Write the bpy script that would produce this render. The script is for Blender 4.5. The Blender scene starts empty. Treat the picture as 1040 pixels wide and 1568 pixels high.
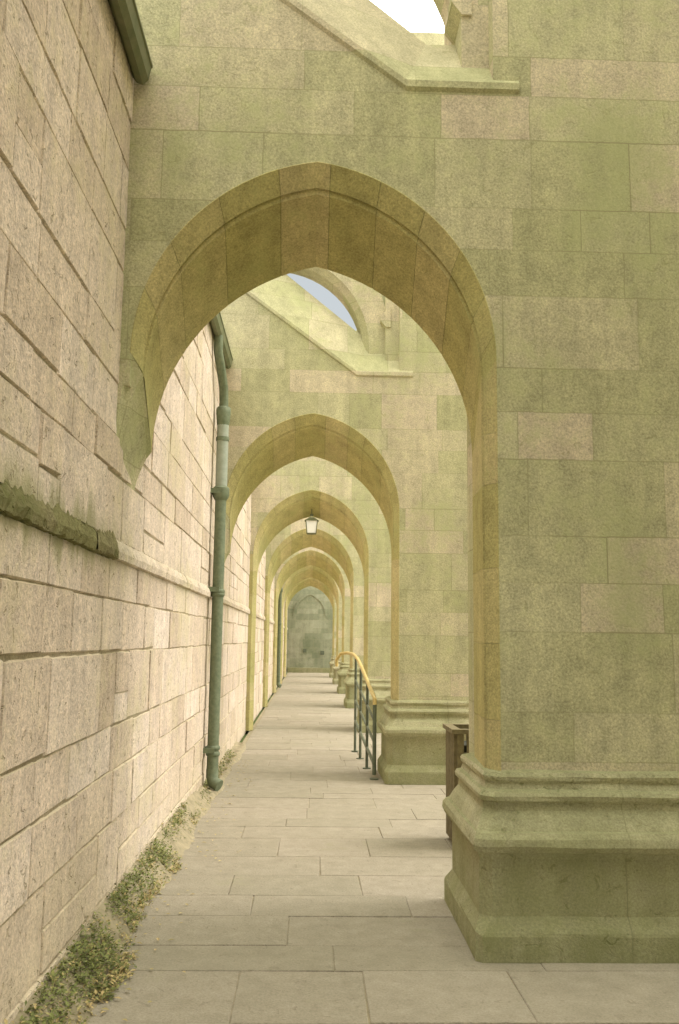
import bpy, bmesh, math, random
from mathutils import Matrix, Vector, Euler
random.seed(7)
sc = bpy.context.scene
R = math.radians

# ------------------------------------------------------------------ node helper
class NT:
    def __init__(s, mat):
        s.t = mat.node_tree; s.n = s.t.nodes; s.l = s.t.links
    def add(s, typ, **kw):
        n = s.n.new(typ)
        for k, v in kw.items(): setattr(n, k, v)
        return n
    def put(s, sock, v):
        if isinstance(v, bpy.types.NodeSocket): s.l.new(v, sock)
        elif v is not None:
            if isinstance(v, tuple) and len(v) == 3 and sock.type == 'RGBA': v = (*v, 1)
            sock.default_value = v
    def m(s, op, a, b=None, c=None, clamp=False):
        n = s.add('ShaderNodeMath', operation=op); n.use_clamp = clamp
        s.put(n.inputs[0], a)
        if b is not None: s.put(n.inputs[1], b)
        if c is not None: s.put(n.inputs[2], c)
        return n.outputs[0]
    def mix(s, f, a, b, bt='MIX'):
        n = s.add('ShaderNodeMix', data_type='RGBA', blend_type=bt)
        s.put(n.inputs[0], f); s.put(n.inputs[6], a); s.put(n.inputs[7], b)
        return n.outputs[2]
    def noise(s, vec, scale, detail=4, rough=.55, dist=0):
        n = s.add('ShaderNodeTexNoise')
        s.put(n.inputs['Vector'], vec)
        n.inputs['Scale'].default_value = scale; n.inputs['Detail'].default_value = detail
        n.inputs['Roughness'].default_value = rough; n.inputs['Distortion'].default_value = dist
        return n.outputs['Fac']
    def rng(s, v, a, b, c=0., d=1., smooth=False):
        n = s.add('ShaderNodeMapRange')
        if smooth: n.interpolation_type = 'SMOOTHSTEP'
        s.put(n.inputs[0], v)
        for i, x in enumerate((a, b, c, d)): s.put(n.inputs[i+1], x)
        return n.outputs[0]
    def comb(s, x, y, z=0.):
        n = s.add('ShaderNodeCombineXYZ')
        s.put(n.inputs[0], x); s.put(n.inputs[1], y); s.put(n.inputs[2], z)
        return n.outputs[0]

def newmat(name, rough=.9, spec=.2):
    m = bpy.data.materials.new(name); m.use_nodes = True
    b = m.node_tree.nodes['Principled BSDF']
    b.inputs['Roughness'].default_value = rough
    b.inputs['Specular IOR Level'].default_value = spec
    return m, NT(m), b

def stone_mat(name, c1, c2, c3, ashlar=None, attr=False, moss=(.19,.22,.07), moss_amt=.35,
              low_moss=0., bump=.25, joint=(.36,.35,.21), jw=.0032, fine=85., low_z=1.1, pits=0., pitcol=(.2,.18,.1), grain=.33, ledge=False):
    m = bpy.data.materials.new(name); m.use_nodes = True
    t = NT(m)
    t.n.remove(t.n['Principled BSDF'])
    b = t.add('ShaderNodeBsdfDiffuse'); b.inputs['Roughness'].default_value = .6
    t.l.new(b.outputs[0], t.n['Material Output'].inputs[0])
    tc = t.add('ShaderNodeTexCoord').outputs['Object']
    geo = t.add('ShaderNodeNewGeometry')
    sx = t.add('ShaderNodeSeparateXYZ'); t.l.new(tc, sx.inputs[0])
    sn = t.add('ShaderNodeSeparateXYZ'); t.l.new(geo.outputs['True Normal'], sn.inputs[0])
    X, Y, Z = sx.outputs
    n2 = t.noise(tc, 8., 4, .72)
    jm = None
    if ashlar:
        h, w = ashlar
        wob = t.m('MULTIPLY', t.m('SUBTRACT', n2, .5), .014)
        side = t.m('GREATER_THAN', t.m('ABSOLUTE', sn.outputs[0]), .75)
        u = t.m('ADD', t.m('MULTIPLY', X, t.m('SUBTRACT', 1., side)), t.m('MULTIPLY', Y, side))
        zz = t.m('ADD', Z, t.m('MULTIPLY', t.m('SINE', t.m('MULTIPLY', Z, 6.7)), .055))
        zz = t.m('ADD', zz, wob)
        zr = t.m('DIVIDE', zz, h)
        yr = t.m('ROUND', t.m('DIVIDE', Y, 5.5))
        row = t.m('FLOOR', zr)
        wn = t.add('ShaderNodeTexWhiteNoise', noise_dimensions='2D')
        t.put(wn.inputs['Vector'], t.comb(row, t.m('MULTIPLY', yr, t.m('SUBTRACT', 1., side))))
        rr = wn.outputs['Value']
        ww = t.m('MULTIPLY', t.m('ADD', .65, t.m('MULTIPLY', rr, .8)), w)
        uu = t.m('ADD', t.m('DIVIDE', t.m('ADD', u, wob), ww), t.m('MULTIPLY', rr, 17.3))
        uu = t.m('ADD', uu, t.m('MULTIPLY', t.m('SINE', t.m('MULTIPLY', uu, 2.1)), .2))
        col = t.m('FLOOR', uu)
        fu = t.m('MULTIPLY', t.m('FRACT', uu), ww)
        du = t.m('MINIMUM', fu, t.m('SUBTRACT', ww, fu))
        fz = t.m('MULTIPLY', t.m('FRACT', zr), h)
        dz = t.m('MINIMUM', fz, t.m('SUBTRACT', h, fz))
        d = t.m('MINIMUM', du, dz)
        jm = t.rng(d, jw*.5, jw*1.6, 1., 0., True)
        wn2 = t.add('ShaderNodeTexWhiteNoise', noise_dimensions='3D')
        t.put(wn2.inputs['Vector'], t.comb(row, col, yr))
        rv = wn2.outputs['Value']
    elif attr:
        at = t.add('ShaderNodeAttribute', attribute_name='bcol')
        rv = at.outputs['Fac']
    else:
        rv = n2
    ramp = t.add('ShaderNodeValToRGB')
    e = ramp.color_ramp.elements
    e[0].position = 0; e[0].color = (*c1, 1); e[1].position = 1; e[1].color = (*c3, 1)
    k = e.new(.5); k.color = (*c2, 1)
    t.put(ramp.inputs[0], rv)
    c = ramp.outputs[0]
    n1 = t.noise(tc, 1.1, 4, .65, .3)
    n3 = t.noise(tc, fine, 2, .8)
    st = t.noise(t.comb(t.m('MULTIPLY', X, 7.), t.m('MULTIPLY', Y, 7.), t.m('MULTIPLY', Z, .8)), 1., 3, .6)
    v = t.m('MULTIPLY', t.rng(n2, .3, .7, .83, 1.13), t.rng(n3, .25, .75, 1-grain, 1+grain))
    v = t.m('MULTIPLY', v, t.rng(st, .35, .7, .88, 1.08))
    c = t.mix(1., c, t.comb(v, v, v), 'MULTIPLY')
    ma = t.rng(t.m('ADD', t.m('MULTIPLY', n1, .6), t.m('MULTIPLY', n2, .4)), .46, .66, 0., moss_amt, True)
    up = t.rng(sn.outputs[2], .25, .9, 0., .55*min(1, moss_amt*2))
    ma = t.m('MAXIMUM', ma, up)
    if low_moss:
        lo = t.rng(t.m('ADD', Z, t.m('MULTIPLY', t.m('SUBTRACT', n1, .5), 1.6)), .0, low_z, low_moss, 0., True)
        lo = t.m('MULTIPLY', lo, t.rng(n2, .3, .6, .4, 1.))
        ma = t.m('MAXIMUM', ma, lo)
    c = t.mix(ma, c, moss)
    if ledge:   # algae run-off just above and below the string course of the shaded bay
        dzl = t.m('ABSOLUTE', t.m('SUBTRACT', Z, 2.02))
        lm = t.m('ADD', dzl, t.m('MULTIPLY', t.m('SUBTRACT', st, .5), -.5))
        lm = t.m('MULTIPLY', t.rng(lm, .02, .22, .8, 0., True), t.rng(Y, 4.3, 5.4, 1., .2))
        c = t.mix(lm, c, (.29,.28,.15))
    hgt = t.m('ADD', t.m('MULTIPLY', n2, .9), t.m('MULTIPLY', n3, .4))
    if pits:
        pn = t.noise(tc, 17., 3, .65, .8)
        pm = t.rng(pn, .60, .70, 0., pits, True)
        c = t.mix(pm, c, pitcol)
        hgt = t.m('SUBTRACT', hgt, t.m('MULTIPLY', pm, .7))
    if jm is not None:
        jn = t.rng(n1, .35, .62, .2, .95)
        c = t.mix(t.m('MULTIPLY', jm, jn), c, joint)
    t.put(b.inputs['Color'], c)
    bp = t.add('ShaderNodeBump'); bp.inputs['Strength'].default_value = bump
    bp.inputs['Distance'].default_value = .012
    t.put(bp.inputs['Height'], hgt); t.l.new(bp.outputs[0], b.inputs['Normal'])
    return m

M_ash = stone_mat('ashlar_limestone', (.48,.46,.28), (.55,.52,.34), (.64,.555,.42), ashlar=(.31,.62), moss=(.44,.455,.24), moss_amt=.7, bump=.4, pits=.4, pitcol=(.36,.34,.19), joint=(.34,.32,.19))
M_vou = stone_mat('voussoir_stone', (.47,.42,.185), (.52,.46,.22), (.58,.495,.27), attr=True, moss=(.40,.405,.18), moss_amt=.6, bump=.4, pits=.35, pitcol=(.35,.31,.13))
M_core = stone_mat('mortar', (.29,.27,.13), (.31,.29,.14), (.33,.31,.16))
M_pl = stone_mat('plinth_stone', (.48,.46,.30), (.53,.50,.33), (.58,.52,.38), ashlar=(.9,.8), moss=(.22,.235,.10), moss_amt=.6, low_moss=.75, joint=(.25,.25,.14), bump=.6, pits=.5, pitcol=(.18,.19,.08))
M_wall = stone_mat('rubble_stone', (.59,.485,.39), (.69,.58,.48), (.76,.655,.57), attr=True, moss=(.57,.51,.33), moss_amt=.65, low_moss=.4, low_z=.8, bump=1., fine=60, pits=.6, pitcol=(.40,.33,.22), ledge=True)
M_mort = stone_mat('wall_mortar', (.36,.30,.20), (.41,.35,.25), (.46,.39,.28), moss_amt=.2, bump=.6)
M_mossy = stone_mat('mossy_string', (.22,.21,.10), (.28,.25,.14), (.38,.33,.21), attr=True, moss=(.14,.145,.06), moss_amt=1., bump=1., pits=.6, pitcol=(.10,.10,.04))
M_pave = stone_mat('paving_stone', (.37,.32,.27), (.415,.355,.305), (.465,.395,.345), attr=True, moss=(.31,.295,.20), moss_amt=.8, bump=.5, pits=.5, pitcol=(.27,.24,.18))
M_end = stone_mat('end_wall_stone', (.29,.31,.22), (.36,.37,.27), (.43,.43,.33), ashlar=(.3,.5), moss=(.19,.22,.14), moss_amt=.9)

def simple(name, col, rough=.6, metal=0., var=.25, scale=12., col2=None):
    m, t, b = newmat(name, rough, .4)
    b.inputs['Metallic'].default_value = metal
    tc = t.add('ShaderNodeTexCoord').outputs['Object']
    n = t.noise(tc, scale, 4, .65)
    c = t.mix(t.rng(n, .35, .65), col, col2 or tuple(x*(1-var) for x in col))
    t.put(b.inputs['Base Color'], c)
    bp = t.add('ShaderNodeBump'); bp.inputs['Strength'].default_value = .2; bp.inputs['Distance'].default_value = .004
    t.put(bp.inputs['Height'], n); t.l.new(bp.outputs[0], b.inputs['Normal'])
    return m
M_pipe = simple('green_iron', (.12,.15,.09), .7, 0, .3, 20, (.18,.21,.13))
M_pipeu = simple('lit_upper_iron', (.34,.37,.31), .7, 0, .3, 14, (.28,.32,.25))  # upper pipe section: light falling on it is put into a paler colour
M_gut = simple('gutter_iron', (.12,.14,.07), .7, 0, .3, 9, (.18,.18,.10))
M_rail = simple('painted_handrail', (.62,.47,.18), .4, 0, .2, 20)
M_railp = simple('dark_rail_paint', (.12,.14,.09), .5, 0, .3, 20)
M_bin = simple('bin_timber', (.20,.165,.08), .75, 0, .4, 25)
M_liner = simple('bin_liner', (.05,.05,.03), .8, 0, .3, 25)
M_glass = simple('opal_glass', (.88,.86,.84), .25, 0, .03, 5)
M_soil = simple('soil', (.24,.21,.13), 1., 0, .5, 14, (.36,.31,.2))
M_lawn = simple('lawn', (.08,.12,.03), 1., 0, .4, 3, (.12,.15,.05))
M_lead = simple('lead_roof', (.28,.29,.27), .6, 0, .2, 2)
M_dark = simple('dark_glass', (.03,.035,.04), .2, 0, .3, 3)
M_square = simple('dark_grey_green', (.14,.16,.11), .9, 0, .3, 3)  # plain dark grey-green for the two small squares on the end wall
def leafm(name, c, d):
    m, t, b = newmat(name, .7, .25)
    at = t.add('ShaderNodeAttribute', attribute_name='bcol')
    r = t.add('ShaderNodeValToRGB'); e = r.color_ramp.elements
    e[0].color = (*c, 1); e[0].position = .1; e[1].color = (*d, 1); e[1].position = 1.
    k = e.new(.72); k.color = (c[0]*1.7, c[1]*1.6, c[2]*1.4, 1)
    t.put(r.inputs[0], at.outputs['Fac']); t.put(b.inputs['Base Color'], r.outputs[0])
    return m
M_leaf = leafm('weed_leaf', (.155,.18,.065), (.54,.41,.20))

# ------------------------------------------------------------------ mesh helper
class MB:
    def __init__(s): s.v = []; s.f = []; s.c = []; s.mi = []
    def face(s, pts, c=.5, mi=0):
        i = len(s.v); s.v += [tuple(p) for p in pts]
        s.f.append(tuple(range(i, i+len(pts)))); s.c.append(c); s.mi.append(mi)
    def grid(s, rows, c=.5, mi=0, flip=False):
        i0 = len(s.v); nc = len(rows[0])
        for r in rows: s.v += [tuple(p) for p in r]
        for a in range(len(rows)-1):
            for b in range(nc-1):
                q = (i0+a*nc+b, i0+a*nc+b+1, i0+(a+1)*nc+b+1, i0+(a+1)*nc+b)
                s.f.append(q[::-1] if flip else q); s.c.append(c); s.mi.append(mi)
    def box(s, x0, x1, y0, y1, z0, z1, c=.5, mi=0):
        p = [(x0,y0,z0),(x1,y0,z0),(x1,y1,z0),(x0,y1,z0),(x0,y0,z1),(x1,y0,z1),(x1,y1,z1),(x0,y1,z1)]
        i = len(s.v); s.v += p
        for q in ((0,3,2,1),(4,5,6,7),(0,1,5,4),(1,2,6,5),(2,3,7,6),(3,0,4,7)):
            s.f.append(tuple(i+k for k in q)); s.c.append(c); s.mi.append(mi)
    def prism(s, poly, y0, y1, c=.5, mi=0):
        n = len(poly); i = len(s.v)
        s.v += [(x, y0, z) for x, z in poly] + [(x, y1, z) for x, z in poly]
        s.f.append(tuple(range(i, i+n))); s.f.append(tuple(range(i+2*n-1, i+n-1, -1)))
        s.c += [c, c]; s.mi += [mi, mi]
        for k in range(n):
            k2 = (k+1) % n
            s.f.append((i+k, i+n+k, i+n+k2, i+k2)); s.c.append(c); s.mi.append(mi)
    def vprism(s, poly, z0, z1, c=.5, mi=0):
        n = len(poly); i = len(s.v)
        s.v += [(x, y, z0) for x, y in poly] + [(x, y, z1) for x, y in poly]
        s.f.append(tuple(range(i, i+n))[::-1]); s.f.append(tuple(range(i+n, i+2*n)))
        s.c += [c, c]; s.mi += [mi, mi]
        for k in range(n):
            k2 = (k+1) % n
            s.f.append((i+k, i+k2, i+n+k2, i+n+k)); s.c.append(c); s.mi.append(mi)
    def tube(s, path, r, seg=12, c=.5, mi=0):
        P = [Vector(p) for p in path]; rings = []
        for i, p in enumerate(P):
            d = (P[min(i+1, len(P)-1)] - P[max(i-1, 0)]).normalized()
            u = d.cross(Vector((0,1,0))) if abs(d.y) < .9 else d.cross(Vector((1,0,0)))
            u.normalize(); w = d.cross(u)
            rr = r[i] if isinstance(r, (list, tuple)) else r
            rings.append([p + (u*math.cos(2*math.pi*k/seg) + w*math.sin(2*math.pi*k/seg))*rr for k in range(seg+1)])
        s.grid(rings, c, mi)
        s.face(rings[0][:-1], c, mi); s.face(rings[-1][:-1][::-1], c, mi)
    def obj(s, name, mats, smooth=False, parent=None, recalc=True):
        me = bpy.data.meshes.new(name); me.from_pydata(s.v, [], s.f)
        for m in (mats if isinstance(mats, (list, tuple)) else [mats]): me.materials.append(m)
        me.polygons.foreach_set('material_index', s.mi)
        if smooth: me.polygons.foreach_set('use_smooth', [True]*len(s.f))
        a = me.attributes.new('bcol', 'FLOAT', 'FACE'); a.data.foreach_set('value', s.c)
        me.update()
        if recalc:
            bm = bmesh.new(); bm.from_mesh(me)
            bmesh.ops.recalc_face_normals(bm, faces=bm.faces); bm.to_mesh(me); bm.free()
        o = bpy.data.objects.new(name, me); sc.collection.objects.link(o)
        if parent: o.parent = parent
        return o
def empty(name):
    o = bpy.data.objects.new(name, None); sc.collection.objects.link(o); return o

# ------------------------------------------------------------------ layout
Y1, D, N = 4.85, 5.5, 7
YS = [Y1 + D*k for k in range(-1, N)]
WX = -1.06; YEND = 43.2; WTOP = 4.76

def arch_curve(a, zs, c, n):
    r = a + c; pts = []
    th = math.acos(c/r)
    for i in range(n+1):
        s = i/n*2
        if s <= 1:
            t = s*th; pts.append((c - r*math.cos(t), zs + r*math.sin(t)))
        else:
            t = (2-s)*th; pts.append((-(c - r*math.cos(t)), zs + r*math.sin(t)))
    return pts
ZF, ZC, ZB = 3.08, 2.985, 2.64

def build_bay(idx, y):
    k = idx - 1
    dz = 0 if k <= 0 else -.08
    root = empty('buttress_arch')
    x_pier = 4.3
    leftjamb = k >= 2
    n = 44
    out = arch_curve(1.0, ZF+dz, .15, n)
    prof = [(WX-.3, 2.9+dz), (-1.0, 2.9+dz)] + out + [(1.0, 2.9+dz), (1.15, 2.9+dz), (1.15, 4.69+dz), (.50, 4.69+dz), (WX-.3, 6.06+dz)]
    mb = MB(); mb.prism(prof, y+.001, y+.62, mi=0)
    f = [(1.15, 4.69+dz), (.50, 4.69+dz), (WX-.3, 6.06+dz)]
    r = [(1.15, 5.22+dz), (.66, 5.22+dz), (WX-.3, 6.86+dz)]
    fr = [[(x, y-.02, z+.0) for x, z in f], [(x, y-.02, z+.04) for x, z in f], [(x, y+.36, z) for x, z in r],
          [(x, y+.55, z) for x, z in r], [(x, y+.64, z-.4) for x, z in r]]
    mb.grid(fr, mi=0)
    mb.grid([[(x, y-.02, z) for x, z in f], [(x, y+.01, z-.025) for x, z in f]], mi=0)
    mb.obj('raking_wall', M_ash, parent=root)
    nv = 11
    vb = MB(); cb = MB()
    m = nv*4
    def profs(rec=0.):
        o = arch_curve(1.0+rec, ZF+dz, .15, m)
        o0 = arch_curve(1.01+rec, ZF+dz, .15, m)
        i = arch_curve(.945+rec, ZC+.01+dz, .18, m)
        i2 = arch_curve(.962+rec, ZC+.01+dz, .18, m)
        i3 = arch_curve(.94+rec, ZC-.017+dz, .185, m)
        b = arch_curve(.96+rec, ZB+dz, .25, m)
        return [(o0, y+.005+rec), (o, y-.004+rec), (i, y+.075+rec*.3), (i2, y+.086), (i3, y+.10), (b, y+.53), (arch_curve(1.0+rec, ZB+.1+dz, .25, m), y+.64-rec)]
    P = profs()
    bounds = [0]
    while bounds[-1] < m:
        bounds.append(min(m, bounds[-1]+random.choice([3,4,4,5])))
    if bounds[-1]-bounds[-2] < 2: bounds.pop(-2)
    for a_, b_ in zip(bounds[:-1], bounds[1:]):
        c = random.random(); rows = []
        for j in range(a_, b_+1):
            row = []
            for (pc, yy) in P:
                x, z = pc[j]
                if j in (a_, b_):
                    j2 = j+1 if j == a_ else j-1
                    x2, z2 = pc[j2]; L = math.hypot(x2-x, z2-z) or 1
                    g = .0019/L
                    x += (x2-x)*g; z += (z2-z)*g
                row.append((x, yy, z))
            rows.append(row)
        vb.grid(rows, c)
    C = profs(.004)
    cb.grid([[(pc[j][0], yy, pc[j][1]) for pc, yy in C] for j in range(m+1)])
    vb.obj('voussoirs', M_vou, parent=root)
    cb.obj('arch_core', M_core, parent=root)
    jb = MB()
    z = .86
    ztop = 3.08+dz
    sec = [(1.010, y+.004), (1.0, y-.004), (.945, y+.075), (.962, y+.086), (.938, y+.10), (.96, y+.53), (1.0, y+.64), (1.2, y+.64)]
    while z < ztop-.02:
        h = random.choice([.28, .34, .4, .46]); z2 = min(z+h, ztop)
        if ztop - z2 < .15: z2 = ztop
        c = random.random()
        jb.grid([[(a, b, z+.001) for a, b in sec], [(a, b, z2-.001) for a, b in sec]], c)
        z = z2
    jb.obj('jamb_stones', M_vou, parent=root)
    pb = MB()
    H = 9.0
    pb.vprism([(1.003, y), (.975, y+.092), (.975, y+.52), (1.003, y+.62), (1.003, y+.96), (x_pier, y+.96), (x_pier, y)], 0, 3.0+dz)
    pb.vprism([(1.003, y), (1.003, y+.96), (x_pier, y+.96), (x_pier, y)], 3.0+dz, H)
    pb.box(.84, 1.02, y+.12, y+.8, 4.9+dz, H)
    pb.prism([(.78, 5.32), (.84, 5.24), (.9, 5.24), (.9, 5.5), (.78, 5.38)], y+.1, y+.4)
    pb.obj('pier', M_ash, parent=root)
    # flyer
    fb = MB(); cx, cz = (-.35, 5.15) if k <= 0 else (-.50, 5.02); rows = []
    r0 = 1.22 if k <= 0 else 1.08
    for s in range(15):
        a = R(s*6.5)
        r1, r2 = r0+.07, r0+.36
        rows.append([(cx+r2*math.cos(a), y+.2, cz+r2*math.sin(a)), (cx+r1*math.cos(a), y+.2, cz+r1*math.sin(a)),
                     (cx+r0*math.cos(a), y+.3, cz+r0*math.sin(a)), (cx+r0*math.cos(a), y+.6, cz+r0*math.sin(a)),
                     (cx+r1*math.cos(a), y+.7, cz+r1*math.sin(a)), (cx+r2*math.cos(a), y+.7, cz+r2*math.sin(a)), (cx+r2*math.cos(a), y+.2, cz+r2*math.sin(a))])
    rows.insert(0, [(p[0], p[1], p[2]-.55) for p in rows[0]])
    fb.grid(rows)
    last = rows[-1]
    fb.grid([last, [(-5.2, p[1], p[2]+1.2) for p in last]])
    fb.obj('flyer_arch', M_ash, parent=root)
    prof = [(.17,0),(.17,.12),(.165,.135),(.11,.2),(.11,.47),(.125,.50),(.165,.515),(.185,.545),(.18,.58),(.155,.605),(.135,.61),
            (.10,.66),(.065,.70),(.06,.735),(.085,.75),(.09,.77),(.075,.79),(.045,.80),(.03,.83),(.045,.845),(.05,.862),(.035,.88),(.0,.89),(-.05,.895)]
    pl = MB(); rows = []; rj = random.Random(idx)
    xs = [x_pier] + [1.12+.22*q for q in range(14, -1, -1)]
    for o, z in prof:
        xl = .945 - o*.62; yf = y - o; yb = y + .78 + o; c = .085 - o*.3
        jj = lambda: rj.uniform(-.004, .004)
        rows.append([(x, yf+jj(), z+jj()*(z > 0)) for x in xs] + [(xl+c+jj(), yf+jj(), z), (xl+jj(), yf+c+jj(), z), (xl+jj(), y+.2, z+jj()*(z > 0)), (xl+jj(), y+.5, z), (xl, yb-c, z), (xl+c, yb, z), (x_pier, yb, z)])
    pl.grid(rows)
    pl.obj('moulded_plinth', M_pl, parent=root)
    lb = MB()
    if leftjamb:
        sec = [(WX-.1, y-.002), (-1.0, y-.004), (-.94, y+.09), (-.96, y+.53), (-1.0, y+.64), (WX-.1, y+.64)]
        z = 0
        while z < ztop-.02:
            z2 = min(z+random.choice([.3, .4, .5]), ztop)
            lb.grid([[(a, b, z+.001) for a, b in sec], [(a, b, z2-.001) for a, b in sec]], random.random()); z = z2
    else:
        top = [(WX-.08, y-.004, ZF, 2.40), (-1.0, y-.004, ZF, 2.40), (-.945, y+.075, ZC, 2.38), (-.96, y+.53, ZB, 2.30), (-1.0, y+.64, ZB+.1, 2.3), (WX-.08, y+.64, ZB+.1, 2.3)]
        rows = []
        for s in (0, .12, .25, .4, .55, .7, .85, 1.):
            rows.append([(x + (WX-.03-x)*(s**.7) if x > WX-.05 else x, yy, z+(zb_-z)*s + dz) for (x, yy, z, zb_) in top])
        lb.grid(rows, .9)
    lb.obj('respond', M_vou if leftjamb else M_ash, parent=root, smooth=False)
for i, y in enumerate(YS): build_bay(i, y)

# ------------------------------------------------------------------ left wall
def rubble(mb, y0, y1, z0, z1, seed, xw=WX):
    rd = random.Random(seed)
    z = z0
    while z < z1-.02:
        h = rd.choice([.2,.24,.28,.32,.36,.4])
        if z1-(z+h) < .12: h = z1-z
        y = y0 - rd.random()*.5
        while y < y1:
            w = rd.uniform(.3, .95)
            parts = [(y, y+w, z, z+h)]
            if h > .28 and rd.random() < .25:
                q = z+h*rd.uniform(.4, .6)
                parts = [(y, y+w, z, q), (y, y+w, q, z+h)] if w < .6 or rd.random() < .5 else [(y, y+w, z, q), (y, y+w*.55, q, z+h), (y+w*.55, y+w, q, z+h)]
            for (a, b, c, d) in parts:
                g = rd.uniform(.0005, .0035); off = max(-.002, rd.gauss(.001, .0035)); col = min(1, max(0, rd.gauss(.5, .25)))
                if rd.random() < .15: g += .005
                ny = max(3, int((b-a)/.06)); nz = max(3, int((d-c)/.06))
                if a > 14: ny = nz = 3
                e = .006
                fys = [0, e/(b-a)] + [q/(ny-2) for q in range(1, ny-2)] + [1-e/(b-a), 1]
                fzs = [0, e/(d-c)] + [q/(nz-2) for q in range(1, nz-2)] + [1-e/(d-c), 1]
                j = [rd.uniform(-.007, .007) for _ in range(4)]
                rows = []
                for iz, fz in enumerate(fzs):
                    row = []
                    for iy, fy in enumerate(fys):
                        yy = a+g+(b-a-2*g)*fy + (j[0]*(1-fz)+j[1]*fz)
                        zz = c+g+(d-c-2*g)*fz + (j[2]*(1-fy)+j[3]*fy)
                        edge = fz in (0, 1) or fy in (0, 1)
                        if edge: yy += rd.uniform(-.004, .004); zz += rd.uniform(-.004, .004)
                        xx = xw + (-.009 if edge else off + rd.gauss(.0005, .0008))
                        row.append((xx, yy, zz))
                    rows.append(row)
                mb.grid(rows, col)
            y += w
        z += h
wroot = empty('stone_wall')
mb = MB(); rubble(mb, -4, YEND, -.05, 1.965, 3); rubble(mb, -4, YEND, 2.06, WTOP, 5)
mb.obj('wall_blocks', M_wall, smooth=False, parent=wroot, recalc=False)
mb = MB(); mb.box(-1.7, WX-.008, -4, YEND+.5, -.1, WTOP); mb.obj('wall_core', M_mort, parent=wroot)
mb = MB(); y = -4.; rd = random.Random(11)
while y < YEND:
    w = rd.uniform(.5, .95); near = y < Y1-.1
    sec = [(WX-.02, 1.955), (WX+.026, 1.965), (WX+.032, 2.005), (WX+.020, 2.04), (WX-.01, 2.09)]
    rows = []
    ns = 24
    wj = [rd.uniform(-.014, .014) for _ in range(ns+1)]
    for i in range(ns+1):
        yy = y+.003+(w-.006)*i/ns
        jt = .008 if near else .004
        dx = wj[i]*.6 if near else 0
        rows.append([(x+(rd.uniform(-jt, jt)+dx)*(k not in (0,)), yy, z+rd.uniform(-jt, jt)+(wj[i] if near and k == 4 else 0)) for k, (x, z) in enumerate(sec)])
    mb.grid(rows, rd.random(), 0 if near else 1); y += w
mb.obj('string_course', [M_mossy, M_wall], smooth=False, parent=wroot, recalc=False)

mb = MB(); gz = .16
for k in range(-1, N):
    ya, yb = (Y1+D*k+.66, Y1+D*(k+1)-.03) if k < N-1 else (Y1+D*k+.66, YEND)
    sec = [(WX-.02+.0, 4.60), (WX+.0, 4.53), (WX+.03, 4.49), (WX+.065, 4.48), (WX+.095, 4.51), (WX+.108, 4.58), (WX+.116, 4.585), (WX+.116, 4.60), (WX+.10, 4.60), (WX+.07, 4.52), (WX+.04, 4.50)]
    sec = [(x, z+gz) for x, z in sec]
    mb.grid([[(x, ya, z) for x, z in sec], [(x, yb, z) for x, z in sec]])
    mb.face([(x, ya, z) for x, z in sec[:6]]); mb.face([(x, yb, z) for x, z in sec[:6]])
mb.obj('roof_gutter', M_gut)

def pipe(y):
    mb = MB(); x = WX+.10
    mb.tube([(x-.04, y-.35, 4.66), (x-.04, y-.34, 4.5), (x-.02, y-.22, 4.36), (x, y-.06, 4.18), (x, y, 4.05), (x, y, 3.98)], .048, mi=0)
    mb.tube([(x, y, 3.99), (x, y, 3.97), (x, y, 3.92), (x, y, 3.80), (x, y, 3.77)], [.062, .078, .078, .066, .055], 14, mi=0)
    mb.tube([(x, y, 3.79), (x, y, 3.1)], .062, 16, mi=1)
    mb.tube([(x, y, 3.62), (x, y, 3.66)], .070, 14, mi=0)
    mb.tube([(x, y, 3.13), (x, y, 3.11), (x, y, 3.03), (x, y, 3.0), (x, y, 2.98)], [.07, .088, .088, .074, .06], 14, mi=0)
    mb.tube([(x, y, 3.0), (x, y, .22)], .058, 16, mi=0)
    for zc in (2.0, 2.0-.03, .42, .36):
        mb.tube([(x, y, zc), (x, y, zc+.015), (x, y, zc+.035), (x, y, zc+.05)], [.06, .072, .072, .06], 14, mi=0)
    for zc in (3.05, 2.02, .4):
        mb.box(x-.11, x+.02, y-.09, y-.06, zc, zc+.05, mi=0); mb.box(x-.11, x+.02, y+.06, y+.09, zc, zc+.05, mi=0)
    mb.tube([(x, y, .24), (x, y, .16), (x+.02, y-.03, .11), (x+.08, y-.06, .08)], .062, 12, mi=0)
    o = mb.obj('drainpipe', [M_pipe, M_pipeu], smooth=True)
    md = o.modifiers.new('e', 'EDGE_SPLIT'); md.split_angle = R(40)
pipe(9.55); pipe(29.0)

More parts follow.
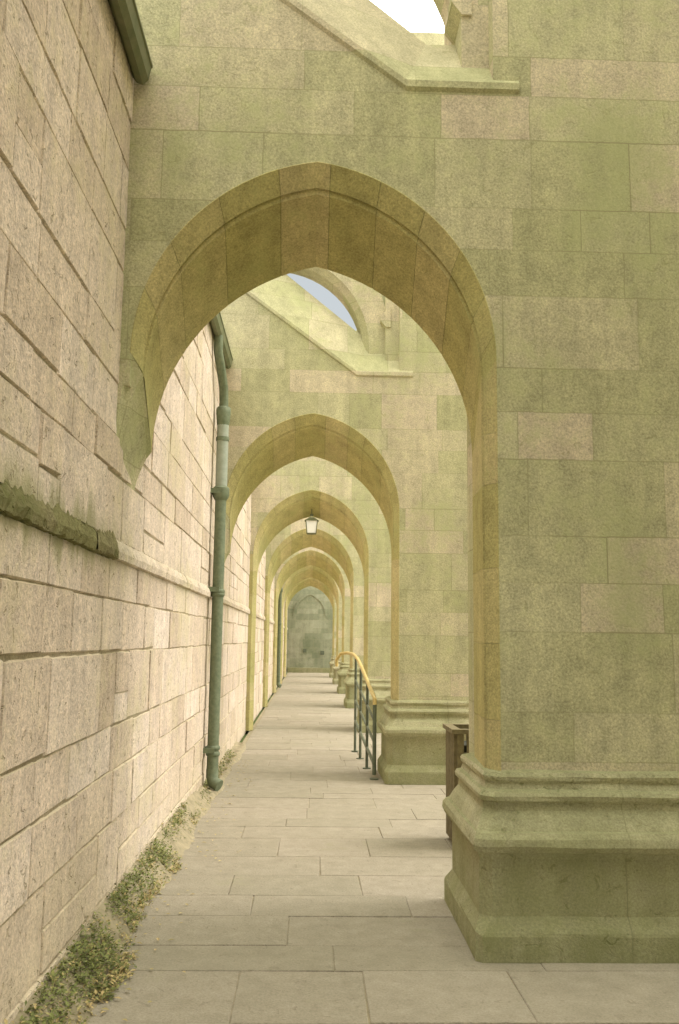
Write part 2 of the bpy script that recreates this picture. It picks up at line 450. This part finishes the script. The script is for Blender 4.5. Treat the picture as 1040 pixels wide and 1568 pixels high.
# ------------------------------------------------------------------ ground, paving
mb = MB(); mb.face([(-300,-300,-.06),(300,-300,-.06),(300,600,-.06),(-300,600,-.06)]); mb.obj('ground', M_lawn)
mb = MB(); mb.box(-.99, 4.6, -4, YEND, -.055, -.007); mb.obj('pavement_bedding', M_soil)
mb = MB(); rd = random.Random(21); y = -3.9
while y < YEND-.1:
    h = rd.uniform(.32, .62)
    if abs(y-9.58) < .5 and y < 9.58: h = max(.25, 9.58-y)
    x = -.93
    first = True
    while x < 4.55:
        w = rd.uniform(.5, 1.15)
        if first: w = rd.uniform(.3, 1.1); first = False
        x2 = min(x+w, 4.6)
        g = rd.uniform(.0012, .003); zz = rd.uniform(-.003, .003); tl = rd.uniform(-.002, .002)
        j = rd.uniform(-.006, .006)
        yy2 = min(y+h, YEND)
        e = .005
        A = [(x+g, y+g), (x2-g+j, y+g), (x2-g-j, yy2-g), (x+g, yy2-g)]
        B = [(x+g+e, y+g+e), (x2-g-e+j, y+g+e), (x2-g-e-j, yy2-g-e), (x+g+e, yy2-g-e)]
        c = min(1, max(0, rd.gauss(.5, .3)))
        zt = [zz-tl, zz+tl, zz+tl, zz-tl]
        for q in range(4):
            q2 = (q+1) % 4
            mb.face([(*A[q], -.03), (*A[q2], -.03), (*A[q2], zt[q2]-.003), (*A[q], zt[q]-.003)], c)
            mb.face([(*A[q], zt[q]-.003), (*A[q2], zt[q2]-.003), (*B[q2], zt[q2]), (*B[q], zt[q])], c)
        mb.face([(*B[q], zt[q]) for q in range(4)], c)
        x = x2
    y += h
mb.obj('pavement', M_pave)

mb = MB(); rd = random.Random(5); rows = []
y = -4.
while y < 14:
    hh = .15 if y < 8 else .15*max(0.15, 1-(y-8)/3)
    n_ = math.sin(y*2.1)*.025+math.sin(y*5.3)*.02
    rows.append([(-.89+n_*.7+rd.uniform(-.012,.012), y, -.004), (-.925+n_+rd.uniform(-.01,.01), y, .02+rd.uniform(0,.012)), (-.975, y, hh*.6+rd.uniform(-.015,.015)), (-1.03, y, hh+rd.uniform(-.02,.02)), (-1.10, y, hh+.03)])
    y += .05
mb.grid(rows); mb.obj('soil_verge', M_soil, smooth=True)
mb = MB(); rd = random.Random(9)
def leaf(mb, p, L, W, yaw, pit, c):
    d = Vector((math.cos(yaw)*math.cos(pit), math.sin(yaw)*math.cos(pit), math.sin(pit)))
    s = Vector((-math.sin(yaw), math.cos(yaw), 0))*W*.5; p = Vector(p)
    dr = Vector((0,0,-L*.18))
    mb.face([p, p+d*L*.5+s, p+d*L+dr, p+d*L*.5-s], c)
def dens(y):
    if y < 2.0: return .6
    if y < 4.75: return .85+.15*math.sin(y*6)
    if y < 5.1: return .15
    if y < 6.6: return .75+.2*math.sin(y*5)
    if y < 7.0: return .2
    if y < 9.0: return .6+.2*math.sin(y*7)
    if y < 10: return .35
    return .12
for i in range(7000):
    y = rd.uniform(-1, 12.5)
    if rd.random() > dens(y): continue
    wide = .19+.03*math.sin(y*2.7+1)+.015*math.sin(y*9) if y < 4.8 else (.14+.03*math.sin(y*3.1)+.015*math.sin(y*11) if y < 6.8 else .09)
    t_ = rd.random()**1.1; x = -1.035+wide*t_+rd.gauss(0,.006); z = .15*max(0, 1-t_*1.25) * (1 if y < 8 else .5)
    hgt = rd.uniform(.005, .055) * (1 if y < 8 else .5)
    dry = rd.random() < (.15 + .5*(t_ > .7))
    for q in range(rd.randint(5, 10)):
        leaf(mb, (x+rd.gauss(0,.016), y+rd.gauss(0,.022), z+rd.uniform(0, hgt)), rd.uniform(.012,.034), rd.uniform(.006,.018),
             rd.uniform(0, 6.28), rd.uniform(-.3, 1.1), rd.uniform(.8, 1) if dry else rd.uniform(0, .78))
for i in range(170):
    y = rd.uniform(2, 12); leaf(mb, (-.86+abs(rd.gauss(0, .12)), y, .012), rd.uniform(.02,.045), rd.uniform(.012,.022), rd.uniform(0,6.28), rd.uniform(0,.3), rd.uniform(.85, 1))
mb.obj('weeds', M_leaf, recalc=False)

# ------------------------------------------------------------------ end wall
root = empty('end_wall')
mb = MB(); mb.box(-1.3, 4.3, YEND, YEND+.6, 0, 6.2)
o = arch_curve(.80, 2.6, .35, 20); i_ = arch_curve(.72, 2.6, .35, 20)
mb.grid([[(a[0], YEND-.002, a[1]) for a in o], [(a[0], YEND-.04, a[1]) for a in o], [(a[0], YEND-.04, a[1]) for a in i_], [(a[0], YEND-.002, a[1]) for a in i_]])
mb.obj('wall_face', M_end, parent=root)
mb = MB()
for x, z, w in [(-.22, 1.0, .08), (.60, .92, .09)]:
    mb.box(x-w, x+w, YEND-.03, YEND+.02, z-w, z+w)
mb.obj('vent_openings', M_square, parent=root)
mb = MB(); mb.box(-1.0, 1.0, YEND-.2, YEND-.002, -.01, .22); mb.obj('kerb_step', M_pl, parent=root)

# ------------------------------------------------------------------ handrail
mb = MB(); ox = .03
def P_(l): return [(a+ox, b, c) for a, b, c in l]
path = P_([(.72,10.55,.05),(.72,10.55,.82),(.72,10.56,.88),(.71,10.63,.925),(.70,10.78,.955),(.685,11.3,1.04),(.66,12.3,1.2),(.64,12.9,1.29),(.60,13.3,1.34),(.53,13.6,1.355),(.44,13.75,1.34),(.38,13.8,1.25),(.38,13.8,1.15)])
mb.tube(path[1:], .023, 10, mi=0)
mb.tube([path[0], path[1]], .022, 10, mi=1)
for yy in (11.4, 12.3, 13.1):
    f_ = (yy-10.55)/(13.1-10.55); xx = .72-.09*f_+ox; zt = .93+.38*f_
    mb.tube([(xx, yy, 0), (xx, yy, zt-.01)], .018, 8, mi=1)
mb.tube(P_([(.72,10.55,.16),(.63,13.1,.42)]), .02, 8, mi=1)
mb.tube(P_([(.72,10.55,.40),(.63,13.1,.70)]), .016, 8, mi=1)
mb.tube(P_([(.72,10.55,.64),(.63,13.1,.98)]), .016, 8, mi=1)
for yy in (10.55, 11.4, 12.3, 13.1):
    xx = .72-.09*(yy-10.55)/2.55+ox
    mb.tube([(xx, yy, -.005), (xx, yy, .012)], .05, 12, mi=1)
o = mb.obj('handrail', [M_rail, M_railp], smooth=True)
o.modifiers.new('e', 'EDGE_SPLIT').split_angle = R(50)

# ------------------------------------------------------------------ slatted litter bin
mb = MB(); bx, by = 1.34, 7.3; w = .22
mb.box(bx-w+.05, bx+w-.05, by-w+.05, by+w-.05, .06, .76, mi=1)
ns_ = 6
for s in range(ns_):
    st_ = 2*w/ns_; a = -w+.012+s*st_; b_ = a+st_-.024
    mb.box(bx+a, bx+b_, by-w-.012, by-w+.012, .04, .85); mb.box(bx+a, bx+b_, by+w-.012, by+w+.012, .04, .85)
    mb.box(bx-w-.012, bx-w+.012, by+a, by+b_, .04, .85); mb.box(bx+w-.012, bx+w+.012, by+a, by+b_, .04, .85)
for zz in (.18, .66):
    mb.box(bx-w+.013, bx+w-.013, by-w+.013, by-w+.035, zz, zz+.05); mb.box(bx-w+.013, bx+w-.013, by+w-.035, by+w-.013, zz, zz+.05)
    mb.box(bx-w+.013, bx-w+.035, by-w+.036, by+w-.036, zz, zz+.05); mb.box(bx+w-.035, bx+w-.013, by-w+.036, by+w-.036, zz, zz+.05)
for (x0, x1, y0, y1) in ((-w-.03, w+.03, -w-.03, -w+.04), (-w-.03, w+.03, w-.04, w+.03), (-w-.03, -w+.04, -w+.042, w-.042), (w-.04, w+.03, -w+.042, w-.042)):
    mb.box(bx+x0, bx+x1, by+y0, by+y1, .852, .885)
for a in (-1, 1):
    for b_ in (-1, 1): mb.box(bx+a*(w-.05)-.02, bx+a*(w-.05)+.02, by+b_*(w-.05)-.02, by+b_*(w-.05)+.02, -.004, .058)
mb.obj('litter_bin', [M_bin, M_liner])

# ------------------------------------------------------------------ lantern
root = empty('hanging_lantern'); ly = Y1+2*D+.35; lz = 3.5
mb = MB(); mb.tube([(0, ly, lz+.24), (0, ly, 4.0)], .008, 6); mb.tube([(0, ly, lz+.22), (0, ly, lz+.26)], .03, 8)
def frus(mb, z0, r0, z1, r1, mi=0):
    a = [(-r0,ly-r0,z0),(r0,ly-r0,z0),(r0,ly+r0,z0),(-r0,ly+r0,z0)]; b = [(-r1,ly-r1,z1),(r1,ly-r1,z1),(r1,ly+r1,z1),(-r1,ly+r1,z1)]
    for q in range(4):
        q2=(q+1)%4; mb.face([a[q],a[q2],b[q2],b[q]], mi=mi)
    mb.face(a[::-1], mi=mi); mb.face(b, mi=mi)
frus(mb, lz+.135, .125, lz+.20, .04); frus(mb, lz-.10, .075, lz-.085, .085)
for a in (-1, 1):
    for b_ in (-1, 1):
        mb.tube([(a*.08, ly+b_*.08, lz-.09), (a*.105, ly+b_*.105, lz+.14)], .007, 6)
mb.obj('frame', M_gut, parent=root)
mb = MB(); frus(mb, lz-.084, .072, lz+.134, .1); mb.obj('glass', M_glass, parent=root)

# ------------------------------------------------------------------ cathedral on left (beyond wall)
root = empty('cathedral')
mb = MB(); mb.grid([[(-1.08, -4, WTOP+.02), (-1.08, YEND+.5, WTOP+.02)], [(-5.2, -4, 6.4), (-5.2, YEND+.5, 6.4)]]); mb.obj('aisle_roof', M_lead, parent=root)
mb = MB(); mb.box(-9, -5.2, -8, YEND+3, 0, 11); mb.obj('clerestory_wall', M_ash, parent=root)
mb = MB()
for k in range(-1, N):
    yc = Y1+D*k+3.2
    poly = [(-1.0, 6.9)] + arch_curve(1.0, 8.8, .5, 16) + [(1.0, 6.9)]
    mb.face([(-5.19, yc+x, z) for x, z in poly])
mb.obj('windows', M_dark, parent=root)

root = empty('unseen_sun_blocker')  # unseen building added on the right to keep sun off the first bay
mb = MB(); mb.box(6.2, 13, -12, 4.6, 0, 12.5)
mb.prism([(6.0, 12.5), (13.2, 12.5), (9.6, 16)], -12.2, 4.8); mb.obj('blocker_walls', M_ash, parent=root)
mb = MB()
for yy in (-9, -5.5, -2, 1.4):
    for zz in (1.2, 4.6, 8.2):
        mb.box(6.17, 6.21, yy-.5, yy+.5, zz, zz+1.7)
mb.obj('windows', M_dark, parent=root)  # window panes on the added sun-blocking mass, also out of view

# ------------------------------------------------------------------ world, sun, camera
EL, AZ = 52, 88
w = bpy.data.worlds.new('World'); sc.world = w; w.use_nodes = True
nt = w.node_tree; bg = nt.nodes['Background']
t = NT(w)
sky = nt.nodes.new('ShaderNodeTexSky'); sky.sky_type = 'NISHITA'; sky.sun_disc = False
sky.sun_elevation = R(EL); sky.sun_rotation = R(AZ); sky.dust_density = 4; sky.ozone_density = .6; sky.air_density = 1.3
tcn = t.add('ShaderNodeTexCoord').outputs['Generated']
cl = t.rng(t.noise(tcn, 2.2, 3), .42, .6, .6, .98)
# a thin break in the cloud low over the far end of the passage
dp = t.add('ShaderNodeVectorMath', operation='DOT_PRODUCT')
t.l.new(tcn, dp.inputs[0]); dp.inputs[1].default_value = (0.03, math.cos(R(20)), math.sin(R(20)))
brk = t.rng(dp.outputs['Value'], math.cos(R(11)), math.cos(R(4)), 0., 1., True)
c = t.mix(cl, sky.outputs[0], (33.5, 33.0, 29.0))
thin = t.mix(.75, sky.outputs[0], (4.6, 4.8, 4.7))
c = t.mix(brk, c, thin)
t.l.new(c, bg.inputs[0]); bg.inputs[1].default_value = .15
sd = bpy.data.lights.new('Sun', 'SUN'); sd.energy = 2.8; sd.angle = R(34); sd.color = (1, .90, .88)
so = bpy.data.objects.new('Sun', sd); sc.collection.objects.link(so)
S = Vector((math.cos(R(EL))*math.sin(R(AZ)), math.cos(R(EL))*math.cos(R(AZ)), math.sin(R(EL))))
so.rotation_euler = S.to_track_quat('Z', 'Y').to_euler()

cd = bpy.data.cameras.new('Camera'); co = bpy.data.objects.new('Camera', cd); sc.collection.objects.link(co)
cd.sensor_fit = 'VERTICAL'; cd.sensor_height = 36; cd.lens = 1400/1568*36; cd.clip_end = 2000; cd.clip_start = .05
Mx = Matrix.Rotation(R(-1.75), 4, 'Z') @ Matrix.Rotation(R(90+7.93), 4, 'X') @ Matrix.Rotation(.013, 4, 'Z')
co.matrix_world = Matrix.Translation((0, 0, 1.55)) @ Mx
sc.camera = co
sc.view_settings.view_transform = 'Standard'; sc.view_settings.look = 'None'; sc.view_settings.exposure = 0
